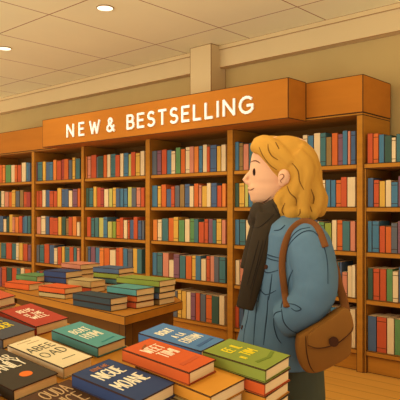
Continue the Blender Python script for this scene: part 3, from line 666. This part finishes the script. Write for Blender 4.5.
# trousers and shoes
pm = MB()
pm.rings([sring(a, b, hw, z, 30) for (a, b, hw, z) in ((-.10, .135, .165, .90), (-.10, .14, .17, .80), (-.085, .135, .165, .745), (-.06, .12, .14, .71))])
for sg_ in (-1, 1):
    pm.tube([(.035, sg_ * .088, .80), (.048, sg_ * .093, .62), (.045, sg_ * .095, .46), (.055, sg_ * .096, .28), (.06, sg_ * .096, .075)], [.094, .090, .076, .070, .062], seg=22)
pants = pm.build('trousers', PANTS, wm, smooth=True); remesh(pants, .008, 2)
for sg_ in (-1, 1):
    m = MB()
    m.rings([[(x + (.0 if z else 0), y, z) for (x, y) in [(cx + rx * math.cos(t), sg_ * .098 + ry * math.sin(t)) for t in [2 * math.pi * j / 20 for j in range(20)]]] for (cx, rx, ry, z) in ((-.02, .135, .045, 0), (-.02, .14, .048, .02), (-.015, .135, .046, .045), (.02, .098, .042, .07), (.05, .06, .045, .10), (.058, .052, .047, .13))])
    m.build('shoe', SHOE, wm, smooth=True)
# scarf
sc = MB()
sc.tube([Vector((Xp(271) + .058 * math.cos(t), .078 * math.sin(t), Zp(213) + .030 * math.cos(t))) for t in [2 * math.pi * i / 30 for i in range(30)]], .042, seg=14, closed=True, flat_dir=(0, 0, 1), flat=1.0)
sc.tube([Vector((Xp(272) + .060 * math.cos(t), .080 * math.sin(t), Zp(207) + .034 * math.cos(t))) for t in [2 * math.pi * i / 30 for i in range(30)]], .034, seg=14, closed=True, flat_dir=(0, 0, 1))
sc.ell(P(258, 214, -.055), (.036, .05, .05))
tl = smooth_path([(270, 216, -.10), (265.5, 232, -.125), (260, 250, -.14), (254, 272, -.145), (249, 292, -.145), (244.5, 309, -.145)], 6)
L = len(tl); sc.tube([P(q.x, q.y, q.z) for q in tl], [.056 - .020 * (i / (L - 1)) for i in range(L)], seg=18, flat=.42, flat_dir=(0, 1, 0))
tl = smooth_path([(262, 216, -.02), (258, 232, -.05), (253.5, 250, -.07), (249, 270, -.08)], 5)
sc.tube([P(q.x, q.y, q.z) for q in tl], .04, seg=14, flat=.6, flat_dir=(0, 1, 0))
scarf = sc.build('scarf', SCARF, wm, smooth=True); remesh(scarf, .0055, 2)
ts = bvh(scarf); SK2 = mat('scarf_fold', (40, 30, 18), var=0)
for ln_ in ([(252, 227), (258, 227.5), (266, 222), (274, 214)], [(259, 240), (253, 262), (247, 285)], [(268, 232), (262, 254), (255, 278), (250, 300)], [(263, 240), (256, 268), (250, 290)], [(272, 203), (276, 210), (280, 216)]):
    seam(ts, ln_, .0018, SK2, 'fold', scarf)

# ------------------------------------------------------------ shoulder bag
bag = tag(empty('shoulder_bag', (wp.x, wp.y, 0), (0, 0, YAW)), 'brown leather flap bag hanging from the shoulder of the woman in denim', 'bag')
BW = -.305                                       # how far towards the camera the bag's face hangs
def B(px, py, w=BW): return P(px, py, w)
def slab(outline, w0, w1, rnd, n_ring=4):
    """a pillow-edged slab between two depths from a pixel outline"""
    sp = smooth_path([(p[0], p[1], 0) for p in outline + [outline[0]]], 5)[:-1]
    cx = sum(p.x for p in sp) / len(sp); cy = sum(p.y for p in sp) / len(sp); R = []
    for k in range(n_ring + 1):
        t = math.pi / 2 * k / n_ring; s = 1 - rnd * (1 - math.sin(t)); w = w0 + (1 - math.cos(t)) * 0
        R.append([P(cx + (p.x - cx) * s, cy + (p.y - cy) * s, 0).xz.to_3d() for p in sp])
    prof = [(1 - rnd, w0)] + [(1 - rnd * (1 - math.sin(math.pi / 2 * k / 4)), w0 + (w1 - w0) * .28 * (1 - math.cos(math.pi / 2 * k / 4))) for k in range(1, 5)]
    prof += [(s, w0 + w1 - w) for s, w in prof[::-1]]
    rings = []
    for s, w in prof:
        rings.append([P(cx + (p.x - cx) * s, cy + (p.y - cy) * s, BW).xz for p in sp])
        rings[-1] = [Vector((q[0], w, q[1])) for q in rings[-1]]
    return rings
out = [(299, 337), (312, 328), (330, 317.5), (344, 309), (350, 313), (352.5, 330), (352, 352), (347, 359), (335, 366), (320, 373), (308, 373.5), (301, 366), (297.5, 350)]
m = MB(); m.rings(slab(out, BW, BW + .075, .07)); bbody = m.build('bag_body', LEATH, bag, smooth=True)
flap = [(308, 335), (318, 326), (332, 317), (344, 308.5), (350, 312), (353, 328), (346, 337), (334, 344.5), (322, 348), (310, 347.5), (307, 342)]
m = MB(); m.rings(slab(flap, BW - .012, BW + .004, .05)); bflap = m.build('flap', LEATH, bag, smooth=True)
h = B(333.5, 341.5, BW - .013); m = MB(); m.tube([h, h + Vector((0, -.008, 0))], .018, seg=22); m.build('clasp', LINK, bag)
tg = bvh(bbody, bflap)
for ln_, pr in (([(305.5, 336), (306.5, 352), (310, 366), (315, 373)], bbody), ([(307.5, 345), (316, 348), (326, 347.3), (338, 343), (350, 333), (353, 327)], bflap)):
    seam(tg, ln_, .0022, LINK, 'stitch_line', pr)
# strap: up the back of the sleeve, over the shoulder, down the front
tall = bvh(jacket)
fp = smooth_path([(p[0], p[1], 0) for p in [(286.8, 307), (285.5, 298), (284, 286), (282.3, 272), (282.3, 258), (285, 244), (290, 232), (297, 224.5), (304, 221.3), (312, 222.8), (318, 228.5), (322, 237), (325.5, 247)]], 5)
pts = []
for q in fp:
    hh, n = cast(tall, q.x, q.y, .0075)
    if hh is None: hh = P(q.x, q.y, -.12)
    pts.append(hh)
for _ in range(3): pts = [pts[0]] + [(pts[i - 1] + pts[i] * 2 + pts[i + 1]) / 4 for i in range(1, len(pts) - 1)] + [pts[-1]]
m = MB(); L = len(pts); m.tube(pts, .0135, seg=12, flat=.35, flat_dir=(0, 1, 0)); m.build('strap', STRAPM, bag, smooth=True)
bp = smooth_path([(325.5, 247, -.15), (331, 258, -.10), (335.5, 270, -.10), (339, 285, -.15), (343, 298, -.22), (346, 311, BW + .04)], 5)
m = MB(); m.tube([P(q.x, q.y, q.z) for q in bp], .017, seg=12, flat=.35, flat_dir=(0, 1, 0)); m.build('strap', STRAPM, bag, smooth=True)

# ------------------------------------------------------------ light, camera
w = bpy.data.worlds.new('World'); S.world = w; w.use_nodes = True
nt = w.node_tree; bg = nt.nodes['Background']          # ambient made brighter below the horizon, added to light the ceiling
tc = nt.nodes.new('ShaderNodeTexCoord'); sp = nt.nodes.new('ShaderNodeSeparateXYZ'); nt.links.new(tc.outputs['Generated'], sp.inputs[0])
mr = nt.nodes.new('ShaderNodeMapRange'); mr.inputs['From Min'].default_value = -.25; mr.inputs['From Max'].default_value = .1
mr.inputs['To Min'].default_value = 2.3; mr.inputs['To Max'].default_value = .45
nt.links.new(sp.outputs['Z'], mr.inputs['Value']); nt.links.new(mr.outputs[0], bg.inputs[1]); bg.inputs[0].default_value = (1.0, 1.0, .99, 1)
sd = bpy.data.lights.new('front_fill_sun', 'SUN'); sd.energy = 1.5; sd.angle = math.radians(45); sd.color = (1, .97, .92)  # added soft sun through the open side, lifts front faces over side faces
so = bpy.data.objects.new('front_fill_sun', sd); COL.objects.link(so)
dirv = Vector((.22, .9, -.14)).normalized()
so.rotation_euler = dirv.to_track_quat('-Z', 'Y').to_euler()
for (x, y, e) in ((-4.26, 3.42, 12), (-6.2, 3.52, 12), (-1.6, 1.6, 14), (-3.2, 1.8, 14)):  # last two are unseen fill lamps, added where no downlight fixture exists
    ld = bpy.data.lights.new('downlight_and_fill_beam', 'AREA'); ld.shape = 'DISK'; ld.size = .5; ld.energy = e; ld.color = (1, .94, .84)
    lo = bpy.data.objects.new('downlight_and_fill_beam', ld); COL.objects.link(lo); lo.location = (x, y, 3.18)
cd = bpy.data.cameras.new('camera'); co = bpy.data.objects.new('camera', cd); COL.objects.link(co)
co.location = (0, 0, CH); co.rotation_euler = (math.pi / 2, 0, YAW); cd.sensor_width = 36; cd.lens = F / 400 * 36; cd.shift_y = (H - 200) / 400
cd.clip_start = .05; S.camera = co
S.view_settings.view_transform = 'Standard'; S.view_settings.look = 'None'; S.view_settings.gamma = 1; S.view_settings.use_curve_mapping = False
S.view_settings.exposure = 0
